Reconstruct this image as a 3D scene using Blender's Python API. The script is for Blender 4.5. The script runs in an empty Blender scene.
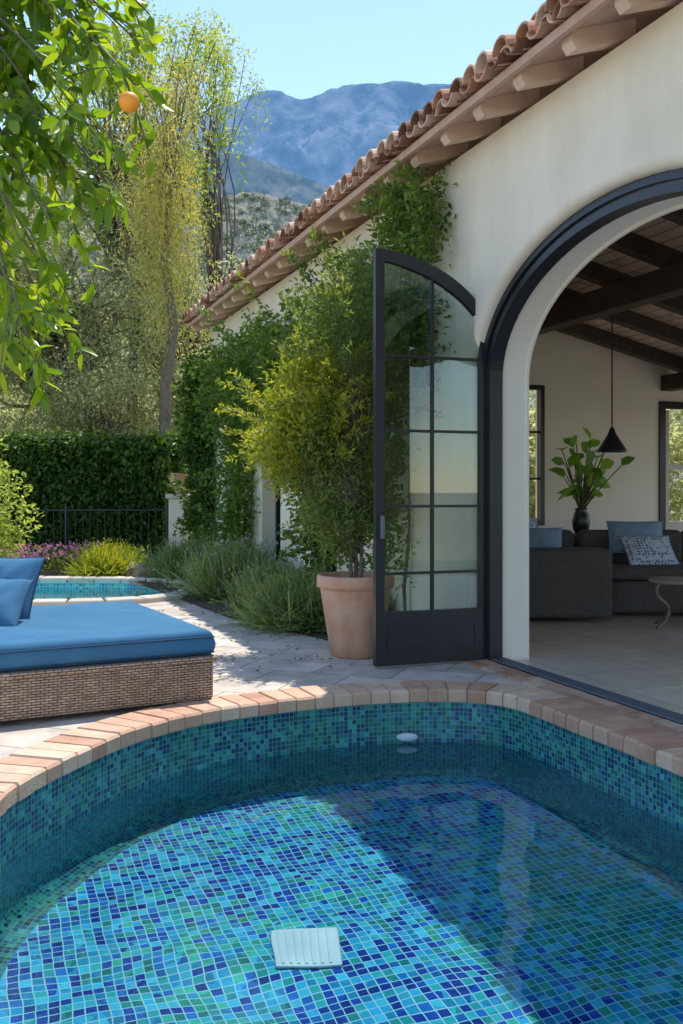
import bpy, bmesh, math, random
import numpy as np
from mathutils import Vector, Matrix
random.seed(7); rng=np.random.default_rng(7)
SC=bpy.context.scene
COL=SC.collection
F=950.0; HC=1.4; HY=490.0
TH=math.radians(20.8); ST,CT=math.sin(TH),math.cos(TH)
P0=(1.16+.043,7.96-.112)
def W(s,v,z=0.0): return (P0[0]+ST*s+CT*v, P0[1]-CT*s+ST*v, z)
def Wn(a):
    a=np.asarray(a,float); return np.stack([P0[0]+ST*a[:,0]+CT*a[:,1],P0[1]-CT*a[:,0]+ST*a[:,1],a[:,2]],1)
def PX(px,py,Y): return ((px-341.5)*Y/F, Y, HC+(HY-py)*Y/F)

# ---------------- materials ----------------
def newmat(name):
    m=bpy.data.materials.new(name); m.use_nodes=True
    nt=m.node_tree; nt.nodes.clear()
    out=nt.nodes.new('ShaderNodeOutputMaterial')
    return m,nt,out
def N(nt,t,**k):
    n=nt.nodes.new(t)
    for a,b in k.items(): setattr(n,a,b)
    return n
def c4(c): return (c[0],c[1],c[2],1)
def ramp(nt,stops,interp='LINEAR'):
    r=nt.nodes.new('ShaderNodeValToRGB'); cr=r.color_ramp; cr.interpolation=interp
    while len(cr.elements)<len(stops): cr.elements.new(0.5)
    for e,(p,c) in zip(cr.elements,stops): e.position=p; e.color=c4(c)
    return r
def M(name,c1,c2=None,scale=4,rough=.7,bump=.15,bscale=40,metal=0,island=0,bd=.01,spec=.5,c3=None,stain=0):
    m,nt,out=newmat(name); L=nt.links.new
    p=N(nt,'ShaderNodeBsdfPrincipled'); p.inputs['Roughness'].default_value=rough; p.inputs['Metallic'].default_value=metal
    p.inputs['Specular IOR Level'].default_value=spec
    tc=N(nt,'ShaderNodeTexCoord')
    c2=c2 or tuple(x*.8 for x in c1)
    n=N(nt,'ShaderNodeTexNoise'); n.inputs['Scale'].default_value=scale; n.inputs['Detail'].default_value=6; n.inputs['Roughness'].default_value=.6
    L(tc.outputs['Object'],n.inputs['Vector'])
    st=[(.3,c1),(.7,c2)] if not c3 else [(.25,c1),(.5,c2),(.75,c3)]
    r=ramp(nt,st); fac=n.outputs['Fac']
    if island:
        g=N(nt,'ShaderNodeNewGeometry'); mx=N(nt,'ShaderNodeMix'); mx.inputs[0].default_value=island
        L(n.outputs['Fac'],mx.inputs[2]); L(g.outputs['Random Per Island'],mx.inputs[3]); fac=mx.outputs[0]
    L(fac,r.inputs[0]); col=r.outputs[0]
    if stain:
        mp=N(nt,'ShaderNodeMapping'); mp.inputs['Scale'].default_value=(1.6,1.6,.35); L(tc.outputs['Object'],mp.inputs[0])
        n3=N(nt,'ShaderNodeTexNoise'); n3.inputs['Scale'].default_value=2.2; n3.inputs['Detail'].default_value=7; n3.inputs['Roughness'].default_value=.65; L(mp.outputs[0],n3.inputs['Vector'])
        r3=ramp(nt,[(.35,(1-stain,1-stain*1.05,1-stain*1.2)),(.6,(1,1,1))]); L(n3.outputs['Fac'],r3.inputs[0])
        mm=N(nt,'ShaderNodeMix',data_type='RGBA',blend_type='MULTIPLY'); mm.inputs[0].default_value=1; L(col,mm.inputs[6]); L(r3.outputs[0],mm.inputs[7]); col=mm.outputs[2]
    L(col,p.inputs['Base Color'])
    if bump:
        n2=N(nt,'ShaderNodeTexNoise'); n2.inputs['Scale'].default_value=bscale; n2.inputs['Detail'].default_value=5
        L(tc.outputs['Object'],n2.inputs['Vector'])
        b=N(nt,'ShaderNodeBump'); b.inputs['Strength'].default_value=bump; b.inputs['Distance'].default_value=bd
        L(n2.outputs['Fac'],b.inputs['Height']); L(b.outputs[0],p.inputs['Normal'])
    L(p.outputs[0],out.inputs[0]); return m
def leafmat(name,cols,trans=.4,tcol=None,nscale=.8,rough=.45):
    m,nt,out=newmat(name); L=nt.links.new
    g=N(nt,'ShaderNodeNewGeometry'); tc=N(nt,'ShaderNodeTexCoord')
    n=N(nt,'ShaderNodeTexNoise'); n.inputs['Scale'].default_value=nscale; n.inputs['Detail'].default_value=3
    L(tc.outputs['Object'],n.inputs['Vector'])
    mx=N(nt,'ShaderNodeMix'); mx.inputs[0].default_value=.5
    L(n.outputs['Fac'],mx.inputs[2]); L(g.outputs['Random Per Island'],mx.inputs[3])
    k=len(cols); r=ramp(nt,[(.2+.6*i/(k-1),c) for i,c in enumerate(cols)])
    L(mx.outputs[0],r.inputs[0])
    p=N(nt,'ShaderNodeBsdfPrincipled'); p.inputs['Roughness'].default_value=rough; p.inputs['Specular IOR Level'].default_value=.4
    L(r.outputs[0],p.inputs['Base Color'])
    t=N(nt,'ShaderNodeBsdfTranslucent'); mc=N(nt,'ShaderNodeMix',data_type='RGBA',blend_type='MULTIPLY'); mc.inputs[0].default_value=1
    L(r.outputs[0],mc.inputs[6]); mc.inputs[7].default_value=c4(tcol or (2.8,2.5,.9)); L(mc.outputs[2],t.inputs[0])
    ms=N(nt,'ShaderNodeMixShader'); ms.inputs[0].default_value=trans
    L(p.outputs[0],ms.inputs[1]); L(t.outputs[0],ms.inputs[2]); L(ms.outputs[0],out.inputs[0]); return m
def brickmat(name,c1,c2,mort,bw,rh,ms=.006,rough=.7,off=.5,bump=.4,uv=False,rot=0,nstr=.35,mortsmooth=.1,vscale=6):
    m,nt,out=newmat(name); L=nt.links.new
    tc=N(nt,'ShaderNodeTexCoord'); mp=N(nt,'ShaderNodeMapping'); mp.inputs['Rotation'].default_value=(0,0,rot)
    L(tc.outputs['UV' if uv else 'Object'],mp.inputs[0])
    nd=N(nt,'ShaderNodeTexNoise'); nd.inputs['Scale'].default_value=vscale; nd.inputs['Detail'].default_value=7; nd.inputs['Roughness'].default_value=.65
    L(mp.outputs[0],nd.inputs['Vector'])
    b=N(nt,'ShaderNodeTexBrick'); b.offset=off; b.inputs['Scale'].default_value=1; b.inputs['Brick Width'].default_value=bw; b.inputs['Row Height'].default_value=rh
    b.inputs['Mortar Size'].default_value=ms; b.inputs['Mortar Smooth'].default_value=mortsmooth
    b.inputs['Color1'].default_value=c4(c1); b.inputs['Color2'].default_value=c4(c2); b.inputs['Mortar'].default_value=c4(mort)
    L(mp.outputs[0],b.inputs['Vector'])
    r=ramp(nt,[(.3,(1-nstr,)*3),(.7,(1+nstr*.4,)*3)]); L(nd.outputs['Fac'],r.inputs[0])
    mx=N(nt,'ShaderNodeMix',data_type='RGBA',blend_type='MULTIPLY'); mx.inputs[0].default_value=1
    L(b.outputs['Color'],mx.inputs[6]); L(r.outputs[0],mx.inputs[7])
    p=N(nt,'ShaderNodeBsdfPrincipled'); p.inputs['Roughness'].default_value=rough
    L(mx.outputs[2],p.inputs['Base Color'])
    inv=N(nt,'ShaderNodeMath',operation='SUBTRACT'); inv.inputs[0].default_value=1; L(b.outputs['Fac'],inv.inputs[1])
    ad=N(nt,'ShaderNodeMath',operation='MULTIPLY_ADD'); L(nd.outputs['Fac'],ad.inputs[0]); ad.inputs[1].default_value=.4; L(inv.outputs[0],ad.inputs[2])
    bp=N(nt,'ShaderNodeBump'); bp.inputs['Strength'].default_value=bump; bp.inputs['Distance'].default_value=.006
    L(ad.outputs[0],bp.inputs['Height']); L(bp.outputs[0],p.inputs['Normal']); L(p.outputs[0],out.inputs[0]); return m
def mosaic(name,tile,cols,grout,gw=.07,wob=0.0,pscale=1.6,rough=.2,pk=1.5,wk=.75,shade_grad=0):
    m,nt,out=newmat(name); L=nt.links.new
    tc=N(nt,'ShaderNodeTexCoord')
    vec=tc.outputs['UV']
    if wob:
        n=N(nt,'ShaderNodeTexNoise'); n.inputs['Scale'].default_value=9; n.inputs['Detail'].default_value=1.5
        L(vec,n.inputs['Vector'])
        s=N(nt,'ShaderNodeVectorMath',operation='SUBTRACT'); s.inputs[1].default_value=(.5,.5,.5); L(n.outputs['Color'],s.inputs[0])
        sc=N(nt,'ShaderNodeVectorMath',operation='SCALE'); sc.inputs['Scale'].default_value=wob; L(s.outputs[0],sc.inputs[0])
        a=N(nt,'ShaderNodeVectorMath',operation='ADD'); L(vec,a.inputs[0]); L(sc.outputs[0],a.inputs[1]); vec=a.outputs[0]
    sc=N(nt,'ShaderNodeVectorMath',operation='SCALE'); sc.inputs['Scale'].default_value=1/tile; L(vec,sc.inputs[0])
    fl=N(nt,'ShaderNodeVectorMath',operation='FLOOR'); L(sc.outputs[0],fl.inputs[0])
    fr=N(nt,'ShaderNodeVectorMath',operation='FRACTION'); L(sc.outputs[0],fr.inputs[0])
    wn=N(nt,'ShaderNodeTexWhiteNoise',noise_dimensions='2D'); L(fl.outputs[0],wn.inputs['Vector'])
    pn=N(nt,'ShaderNodeTexNoise'); pn.inputs['Scale'].default_value=pscale*tile; pn.inputs['Detail'].default_value=4
    L(fl.outputs[0],pn.inputs['Vector'])
    a1=N(nt,'ShaderNodeMath',operation='MULTIPLY_ADD'); L(pn.outputs['Fac'],a1.inputs[0]); a1.inputs[1].default_value=pk; a1.inputs[2].default_value=(1-pk-wk)/2+(.04 if shade_grad else 0)
    a2=N(nt,'ShaderNodeMath',operation='MULTIPLY_ADD'); L(wn.outputs['Value'],a2.inputs[0]); a2.inputs[1].default_value=wk; L(a1.outputs[0],a2.inputs[2])
    fac=a2.outputs[0]
    if shade_grad:
        sx=N(nt,'ShaderNodeSeparateXYZ'); L(tc.outputs['Object'],sx.inputs[0]); g3=N(nt,'ShaderNodeMath',operation='MULTIPLY_ADD'); L(sx.outputs[0],g3.inputs[0]); g3.inputs[1].default_value=-shade_grad; L(fac,g3.inputs[2]); fac=g3.outputs[0]  # shade painted into tile colour: greener on the right, bluer on the sunlit left
    k=len(cols); r=ramp(nt,[(i/k,c) for i,c in enumerate(cols)],'CONSTANT'); L(fac,r.inputs[0])
    sp=N(nt,'ShaderNodeSeparateXYZ'); L(fr.outputs[0],sp.inputs[0])
    es=[]
    for ax in (0,1):
        q=N(nt,'ShaderNodeMath',operation='SUBTRACT'); L(sp.outputs[ax],q.inputs[0]); q.inputs[1].default_value=.5
        q2=N(nt,'ShaderNodeMath',operation='ABSOLUTE'); L(q.outputs[0],q2.inputs[0]); es.append(q2)
    mxx=N(nt,'ShaderNodeMath',operation='MAXIMUM'); L(es[0].outputs[0],mxx.inputs[0]); L(es[1].outputs[0],mxx.inputs[1])
    g=N(nt,'ShaderNodeMath',operation='GREATER_THAN'); L(mxx.outputs[0],g.inputs[0]); g.inputs[1].default_value=.5-gw
    w2=N(nt,'ShaderNodeTexWhiteNoise',noise_dimensions='3D'); ad=N(nt,'ShaderNodeVectorMath',operation='ADD'); ad.inputs[1].default_value=(0,0,7.3); L(fl.outputs[0],ad.inputs[0]); L(ad.outputs[0],w2.inputs['Vector'])
    rb=ramp(nt,[(0,(.7,.7,.72)),(1,(1.2,1.2,1.2))]); L(w2.outputs['Value'],rb.inputs[0])
    mm=N(nt,'ShaderNodeMix',data_type='RGBA',blend_type='MULTIPLY'); mm.inputs[0].default_value=1; L(r.outputs[0],mm.inputs[6]); L(rb.outputs[0],mm.inputs[7])
    mx=N(nt,'ShaderNodeMix',data_type='RGBA'); L(g.outputs[0],mx.inputs[0]); L(mm.outputs[2],mx.inputs[6]); mx.inputs[7].default_value=c4(grout)
    p=N(nt,'ShaderNodeBsdfPrincipled'); p.inputs['Roughness'].default_value=rough
    L(mx.outputs[2],p.inputs['Base Color']); L(p.outputs[0],out.inputs[0]); return m
def thin(name,tint,bump=0,bscale=3,ior=1.33,rough=0.0,add=0.0):
    m,nt,out=newmat(name); L=nt.links.new
    t=N(nt,'ShaderNodeBsdfTransparent'); t.inputs[0].default_value=c4(tint)
    g=N(nt,'ShaderNodeBsdfGlossy'); g.inputs['Roughness'].default_value=rough
    f=N(nt,'ShaderNodeFresnel'); f.inputs['IOR'].default_value=ior
    if bump:
        tc=N(nt,'ShaderNodeTexCoord'); n=N(nt,'ShaderNodeTexNoise'); n.inputs['Scale'].default_value=bscale; n.inputs['Detail'].default_value=2
        n.inputs['Distortion'].default_value=.4
        L(tc.outputs['Object'],n.inputs['Vector'])
        b=N(nt,'ShaderNodeBump'); b.inputs['Strength'].default_value=bump; b.inputs['Distance'].default_value=.03
        L(n.outputs['Fac'],b.inputs['Height']); L(b.outputs[0],g.inputs['Normal']); L(b.outputs[0],f.inputs['Normal'])
    ms=N(nt,'ShaderNodeMixShader'); fo=f.outputs[0]
    if add:
        ad=N(nt,'ShaderNodeMath',operation='ADD'); L(fo,ad.inputs[0]); ad.inputs[1].default_value=add; fo=ad.outputs[0]
    L(fo,ms.inputs[0]); L(t.outputs[0],ms.inputs[1]); L(g.outputs[0],ms.inputs[2]); L(ms.outputs[0],out.inputs[0]); return m
WIOR=1.42
def watermat():
    m,nt,out=newmat('pool_water'); L=nt.links.new
    g=N(nt,'ShaderNodeBsdfGlass'); g.inputs['Roughness'].default_value=0; g.inputs['IOR'].default_value=WIOR; g.inputs['Color'].default_value=(.78,.96,1,1)
    L(g.outputs[0],out.inputs[0]); return m

plaster=M('plaster',(.8,.7,.54),(.88,.79,.64),scale=1.3,rough=.9,bump=.4,bscale=6,bd=.025,stain=.07)
plaster_in=M('interior_plaster',(.86,.8,.69),(.9,.85,.75),scale=1.5,rough=.9,bump=.15,bscale=10)
blackm=M('black_steel',(.012,.014,.018),(.02,.022,.028),rough=.35,bump=.03)
greym=M('grey_steel',(.12,.135,.16),(.15,.17,.2),rough=.3,bump=.03)
glassm=thin('door_glass',(.86,.93,.91),ior=1.5,add=.02)
darkglass=M('dark_window',(.02,.03,.035),rough=.08,bump=0)
tile_m=M('roof_tile',(.22,.1,.06),(.52,.26,.15),scale=8,rough=.85,island=.75,bump=.4,c3=(.68,.48,.35))
rafter_m=M('rafter_wood',(.6,.4,.28),(.74,.55,.42),scale=6,rough=.8,bump=.4,bscale=60,island=.4)
deck_m=M('eave_board',(.5,.31,.22),(.62,.42,.32),scale=5,rough=.85,bump=.3)
beam_m=M('dark_beam',(.045,.028,.02),(.09,.058,.04),scale=6,rough=.7,bump=.3)
ceil_m=brickmat('ceiling_boards',(.66,.45,.34),(.76,.55,.42),(.22,.14,.09),1.6,.16,.008,rough=.8)
floor_in=brickmat('interior_stone_tile',(.7,.58,.46),(.78,.67,.55),(.42,.35,.29),.6,.6,.006,rough=.3,off=0,nstr=.2)
patio_m=brickmat('patio_stone',(.6,.51,.43),(.72,.63,.54),(.36,.3,.25),.62,.42,.008,rough=.75,rot=TH,nstr=.4,vscale=3)
coping_m=M('coping_brick',(.52,.28,.18),(.66,.41,.28),scale=9,rough=.8,island=.5,bump=.5,bscale=50,c3=(.74,.54,.39),stain=.18)
terr_m=M('terracotta',(.58,.27,.16),(.68,.37,.24),scale=5,rough=.8,bump=.2,bscale=30,c3=(.72,.48,.35),stain=.15)
soil_m=M('soil',(.07,.045,.03),(.13,.09,.06),scale=12,rough=1,bump=.8,bscale=30,bd=.03)
ground_m=M('dry_ground',(.16,.14,.08),(.26,.21,.13),scale=.4,rough=1,bump=.5,bscale=5,c3=(.1,.12,.05))
bark_m=M('bark',(.13,.1,.07),(.24,.19,.14),scale=9,rough=.95,bump=.8,bscale=25,bd=.02)
twig_m=M('green_twig',(.12,.13,.05),(.17,.14,.08),scale=9,rough=.8)
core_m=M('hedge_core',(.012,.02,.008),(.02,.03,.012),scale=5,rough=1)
ORANGE_L=leafmat('orange_leaf',[(.06,.13,.013),(.13,.23,.022),(.24,.32,.03)],.55,(2.8,2.4,.5),nscale=2,rough=.3)
OLIVE_L=leafmat('olive_leaf',[(.06,.1,.03),(.12,.17,.05),(.22,.26,.1)],.45)
YELLOW_L=leafmat('yellow_leaf',[(.13,.2,.03),(.28,.32,.04),(.46,.4,.06)],.5,(2.0,1.9,.7),nscale=1.6)
IVY_L=leafmat('ivy_leaf',[(.025,.065,.012),(.06,.13,.022),(.13,.2,.035)],.35)
VINE_L=leafmat('vine_leaf',[(.04,.09,.02),(.1,.17,.03),(.2,.27,.055)],.42)
BG_L=leafmat('grey_green_leaf',[(.24,.27,.15),(.36,.39,.22),(.5,.5,.32)],.58,(1.8,1.7,1.15),nscale=.35)
BG2_L=leafmat('tree_leaf',[(.12,.18,.05),(.2,.27,.08),(.32,.37,.12)],.52,nscale=.5)
WILLOW_L=leafmat('willow_leaf',[(.28,.3,.1),(.42,.4,.14),(.56,.5,.2)],.52,(1.7,1.55,.7),nscale=.6)
LAV_L=leafmat('lavender_leaf',[(.12,.17,.06),(.2,.25,.1),(.32,.36,.19)],.4,(2,2,1),nscale=2)
INT_L=leafmat('houseplant_leaf',[(.07,.17,.03),(.12,.26,.05),(.18,.34,.08)],.4)
FLOWER_M=leafmat('flower_petal',[(.6,.1,.26),(.7,.24,.45),(.8,.6,.66)],.4,(1.2,1.2,1.2),nscale=3)
orange_fruit=M('orange_peel',(.85,.27,.015),(.9,.34,.02),scale=4,rough=.45,bump=.3,bscale=200,bd=.002)

# ---------------- mesh builder ----------------
class MB:
    def __init__(s): s.v=[];s.f=[];s.n=0
    def add(s,v,f,mat=0,smooth=False):
        v=np.asarray(v,float).reshape(-1,3); f=np.asarray(f,int)
        s.v.append(v); s.f.append((f+s.n,mat,smooth)); s.n+=len(v)
    def build(s,name,mats,parent=None):
        me=bpy.data.meshes.new(name)
        V=np.concatenate(s.v); me.vertices.add(len(V)); me.vertices.foreach_set('co',V.ravel())
        li=np.concatenate([f.ravel() for f,_,_ in s.f]); tot=np.concatenate([np.full(len(f),f.shape[1]) for f,_,_ in s.f])
        mi=np.concatenate([np.full(len(f),m) for f,m,_ in s.f]); sm=np.concatenate([np.full(len(f),k,bool) for f,_,k in s.f])
        me.loops.add(len(li)); me.loops.foreach_set('vertex_index',li.astype(np.int32))
        me.polygons.add(len(tot)); st=np.concatenate([[0],np.cumsum(tot)[:-1]])
        me.polygons.foreach_set('loop_start',st.astype(np.int32))
        me.polygons.foreach_set('material_index',mi.astype(np.int32)); me.polygons.foreach_set('use_smooth',sm)
        me.update(calc_edges=True)
        for m in mats: me.materials.append(m)
        o=bpy.data.objects.new(name,me); COL.objects.link(o)
        if parent: o.parent=parent
        return o
    def tube(s,pts,rad,seg=6,mat=0):
        pts=np.asarray(pts,float); n=len(pts); rad=np.broadcast_to(np.asarray(rad,float),(n,))
        T=np.gradient(pts,axis=0); T/=np.linalg.norm(T,axis=1)[:,None]+1e-9
        ref=np.array([0,0,1.]) if abs(T[0][2])<.9 else np.array([1.,0,0])
        A=np.cross(T,ref); A/=np.linalg.norm(A,axis=1)[:,None]+1e-9; B=np.cross(T,A)
        an=np.linspace(0,2*np.pi,seg,endpoint=False)
        v=pts[:,None,:]+rad[:,None,None]*(np.cos(an)[None,:,None]*A[:,None,:]+np.sin(an)[None,:,None]*B[:,None,:])
        f=[]
        for i in range(n-1):
            for j in range(seg):
                k=(j+1)%seg; f.append((i*seg+j,i*seg+k,(i+1)*seg+k,(i+1)*seg+j))
        s.add(v.reshape(-1,3),f,mat,True)
    def leaves(s,pos,dirs,Ln,Wd,mat=0,fold=.25,hi=False,droop=.25):
        pos=np.asarray(pos,float); n=len(pos)
        if n==0: return
        d=dirs/(np.linalg.norm(dirs,axis=1)[:,None]+1e-9)
        r=rng.normal(size=(n,3)); r[:,2]+=1.0
        sd=np.cross(d,r); sd/=np.linalg.norm(sd,axis=1)[:,None]+1e-9; nn=np.cross(sd,d)
        Ln=np.broadcast_to(Ln,(n,))[:,None]*rng.uniform(.75,1.25,(n,1)); Wd=np.broadcast_to(Wd,(n,))[:,None]*rng.uniform(.8,1.2,(n,1))
        if not hi:
            b=pos; t=pos+d*Ln; m=pos+d*Ln*.45
            l=m+sd*Wd*.5+nn*Wd*fold; q=m-sd*Wd*.5+nn*Wd*fold
            v=np.stack([b,q,t,l],1).reshape(-1,3); i=np.arange(n)[:,None]*4
            s.add(v,np.concatenate([i+np.array([0,1,2]),i+np.array([0,2,3])]),mat,False)
        else:
            def c(t): return pos+d*Ln*t-np.array([0,0,1.])*Ln*droop*t*t
            b=c(0);t1=c(.3);t2=c(.68);t=c(1.0)
            v=np.stack([b,t1+sd*Wd*.48+nn*Wd*fold*.5,t1,t1-sd*Wd*.48+nn*Wd*fold*.5,t2+sd*Wd*.38+nn*Wd*fold*.5,t2,t2-sd*Wd*.38+nn*Wd*fold*.5,t],1).reshape(-1,3)
            i=np.arange(n)[:,None]*8
            s.add(v,np.concatenate([i+np.array(a) for a in ([0,2,1],[0,3,2],[4,5,7],[5,6,7])]),mat,True)
            fq=np.concatenate([i+np.array(a) for a in ([1,2,5,4],[2,3,6,5])])
            s.f.append((fq+s.n-len(v),mat,True))
def smooth_path(a,b,n=6,sag=0,jit=0):
    a=np.array(a,float); b=np.array(b,float); t=np.linspace(0,1,n)[:,None]
    p=a+(b-a)*t; p[:,2]+=(sag*4*t*(1-t))[:,0]
    if jit: p[1:-1]+=rng.normal(size=(n-2,3))*jit
    return p
def rnd_dirs(n,bias=(0,0,0)): return rng.normal(size=(n,3))+np.array(bias)
def in_clump(c,r,n,flat=.8):
    d=rng.normal(size=(n,3)); d/=np.linalg.norm(d,axis=1)[:,None]
    rr=r*rng.uniform(0,1,(n,1))**.45; p=d*rr; p[:,2]*=flat
    return np.array(c)+p
def empty(name,house=False):
    e=bpy.data.objects.new(name,None); COL.objects.link(e)
    if house: e.location=(P0[0],P0[1],0); e.rotation_euler=(0,0,-(math.pi/2-TH))
    return e
def finish_bm(bm,name,mats,parent=None,loc=(0,0,0),rot=(0,0,0),smooth=False):
    me=bpy.data.meshes.new(name); bm.to_mesh(me); bm.free()
    if not isinstance(mats,(list,tuple)): mats=[mats]
    for m in mats: me.materials.append(m)
    if smooth:
        for p in me.polygons: p.use_smooth=True
    o=bpy.data.objects.new(name,me); COL.objects.link(o); o.location=loc; o.rotation_euler=rot
    if parent: o.parent=parent
    return o
def box(name,lo,hi,mat,parent=None,bevel=0.0,seg=2,rot=(0,0,0),puff=0):
    lo=Vector(lo);hi=Vector(hi); c=(lo+hi)/2; sz=hi-lo
    bm=bmesh.new(); bmesh.ops.create_cube(bm,size=1); bmesh.ops.scale(bm,vec=sz,verts=bm.verts)
    if bevel: bmesh.ops.bevel(bm,geom=bm.edges[:],offset=bevel,segments=seg,profile=.5,affect='EDGES')
    uv=bm.loops.layers.uv.new('UVMap')
    for f in bm.faces:
        n=f.normal; ax=max(range(3),key=lambda i:abs(n[i]))
        for l in f.loops:
            co=l.vert.co; l[uv].uv=(co.y,co.z) if ax==0 else ((co.x,co.z) if ax==1 else (co.x,co.y))
    return finish_bm(bm,name,mat,parent,c,rot,smooth=bevel>0 and seg>2)
def spin(name,prof,mat,parent=None,loc=(0,0,0),seg=40):
    b=MB(); n=len(prof); an=np.linspace(0,2*np.pi,seg,endpoint=False)
    v=[(r*math.cos(a),r*math.sin(a),z) for r,z in prof for a in an]
    f=[(i*seg+j,i*seg+(j+1)%seg,(i+1)*seg+(j+1)%seg,(i+1)*seg+j) for i in range(n-1) for j in range(seg)]
    b.add(v,f,0,True); o=b.build(name,[mat],parent); o.location=loc; return o
def fill(loops,z=0,uvrot=0):
    bm=bmesh.new(); es=[]
    for lp in loops:
        vs=[bm.verts.new((p[0],p[1],z)) for p in lp]
        es+=[bm.edges.new((vs[i],vs[(i+1)%len(vs)])) for i in range(len(vs))]
    bmesh.ops.triangle_fill(bm,edges=es,use_beauty=True)
    uv=bm.loops.layers.uv.new('UVMap')
    for f in bm.faces:
        if f.normal.z<0: f.normal_flip()
        for l in f.loops: 
            x,y=l.vert.co.x,l.vert.co.y; l[uv].uv=(x*math.cos(uvrot)+y*math.sin(uvrot),-x*math.sin(uvrot)+y*math.cos(uvrot))
    return bm
def catmull(pts,closed=True,k=14):
    out=[];n=len(pts)
    for i in range(n):
        p=[np.array(pts[(i+j-1)%n],float) for j in range(4)]
        for t in np.linspace(0,1,k,endpoint=False):
            out.append(.5*((2*p[1])+(-p[0]+p[2])*t+(2*p[0]-5*p[1]+4*p[2]-p[3])*t*t+(-p[0]+3*p[1]-3*p[2]+p[3])*t**3))
    return np.array(out)
def offset(lp,d):
    T=np.roll(lp,-1,0)-np.roll(lp,1,0); T/=np.linalg.norm(T,axis=1)[:,None]
    x,y=lp[:,0],lp[:,1]; A=.5*np.sum(x*np.roll(y,-1)-np.roll(x,-1)*y)
    Nn=np.stack([T[:,1],-T[:,0]],1)*(1 if A>0 else -1)
    return lp+Nn*d
def resample(lp,step):
    L=np.concatenate([[0],np.cumsum(np.linalg.norm(np.roll(lp,-1,0)-lp,axis=1))]); n=int(round(L[-1]/step)); P=np.vstack([lp,lp[:1]])
    t=np.linspace(0,L[-1],n,endpoint=False); return np.stack([np.interp(t,L,P[:,0]),np.interp(t,L,P[:,1])],1)
def inside(P,poly):
    x,y=P[:,0],P[:,1]; r=np.zeros(len(P),bool); n=len(poly)
    for i in range(n):
        x1,y1=poly[i];x2,y2=poly[(i+1)%n]
        c=((y1>y)!=(y2>y)); xx=(x2-x1)*(y-y1)/((y2-y1) if y2!=y1 else 1e-9)+x1
        r^=c&(x<xx)
    return r

# ---------------- camera, light, sky ----------------
cam=bpy.data.cameras.new('camera'); co=bpy.data.objects.new('camera',cam); COL.objects.link(co)
co.location=(0,0,HC); co.rotation_euler=(math.pi/2,0,0); cam.sensor_fit='VERTICAL'; cam.sensor_height=36; cam.lens=36*F/1024
cam.shift_y=-(512-HY)/1024; cam.clip_end=30000; SC.camera=co
A_,B_=.24,.3
sv=Vector((A_*CT-B_*ST, A_*ST+B_*CT, 1.0)).normalized()
el=math.asin(sv.z); az=math.atan2(sv.x,sv.y)
sl=bpy.data.lights.new('sun','SUN'); sl.energy=5; sl.angle=math.radians(.5); sl.color=(1,.95,.87)
try: sl.cycles.is_caustics_light=True
except Exception as e: print('caustic',e)
so=bpy.data.objects.new('sun',sl); COL.objects.link(so); so.rotation_euler=(-sv).to_track_quat('-Z','Y').to_euler(); so.location=(0,0,20)
w=bpy.data.worlds.new('World'); SC.world=w; w.use_nodes=True; nt=w.node_tree
bgn=nt.nodes['Background']; sk=nt.nodes.new('ShaderNodeTexSky'); sk.sky_type='NISHITA'; sk.sun_disc=False
sk.sun_elevation=el; sk.sun_rotation=az; sk.air_density=1.0; sk.dust_density=.1; sk.ozone_density=1.2
nt.links.new(sk.outputs[0],bgn.inputs[0]); bgn.inputs[1].default_value=.29
SC.view_settings.view_transform='Standard'

# ---------------- pool ----------------
ctrl=[(-1.54,4.29),(-1.43,4.84),(-1.21,5.43),(-.876,5.88),(-.274,6.27),(.40,6.5),(.9,6.5),(1.18,6.27),(1.46,5.58),(1.74,4.84),(2.1,3.9),(2.45,2.97),(2.7,2.2),(2.6,1.5),(2.0,1.15),(.9,1.15),(-.1,1.5),(-.85,2.2),(-1.3,2.95),(-1.5,3.6)]
pool=catmull(ctrl,k=12)
WZ=-.33; FZ=-1.03
pool_e=empty('swimming_pool')
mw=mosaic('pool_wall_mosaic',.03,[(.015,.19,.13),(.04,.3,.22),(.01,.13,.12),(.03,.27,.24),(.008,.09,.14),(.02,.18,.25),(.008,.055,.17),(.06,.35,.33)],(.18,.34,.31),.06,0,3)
mf=mosaic('pool_floor_mosaic',.046,[(.02,.34,.22),(.05,.48,.36),(.015,.26,.26),(.03,.44,.48),(.015,.3,.55),(.06,.52,.72),(.012,.17,.54),(.03,.4,.68),(.008,.075,.42),(.008,.045,.3)],(.42,.7,.78),.055,.012,.9,pk=1.6,wk=.85,shade_grad=.12)
def caus(o):
    try: o.cycles.is_caustics_receiver=True
    except Exception as e: print(e)
    return o
def shell(lp,rings,name,mat,parent):
    lp2=np.vstack([lp,lp[:1]]); L=np.concatenate([[0],np.cumsum(np.linalg.norm(np.diff(lp2,axis=0),axis=1))])
    bm=bmesh.new(); uv=bm.loops.layers.uv.new('UVMap'); RV=[];vv=[0]
    for k,(o,z) in enumerate(rings):
        of=offset(lp,o) if o else lp; RV.append([bm.verts.new((p[0],p[1],z)) for p in of])
        if k: vv.append(vv[-1]-math.hypot(o-rings[k-1][0],z-rings[k-1][1]))
    n=len(lp)
    for k in range(len(rings)-1):
        A,Bq=RV[k],RV[k+1]
        for i in range(n):
            j=(i+1)%n; f=bm.faces.new((A[i],A[j],Bq[j],Bq[i])); f.smooth=True
            for l,u in zip(f.loops,((L[i],vv[k]),(L[i+1],vv[k]),(L[i+1],vv[k+1]),(L[i],vv[k+1]))): l[uv].uv=u
    return finish_bm(bm,name,mat,parent)
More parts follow.
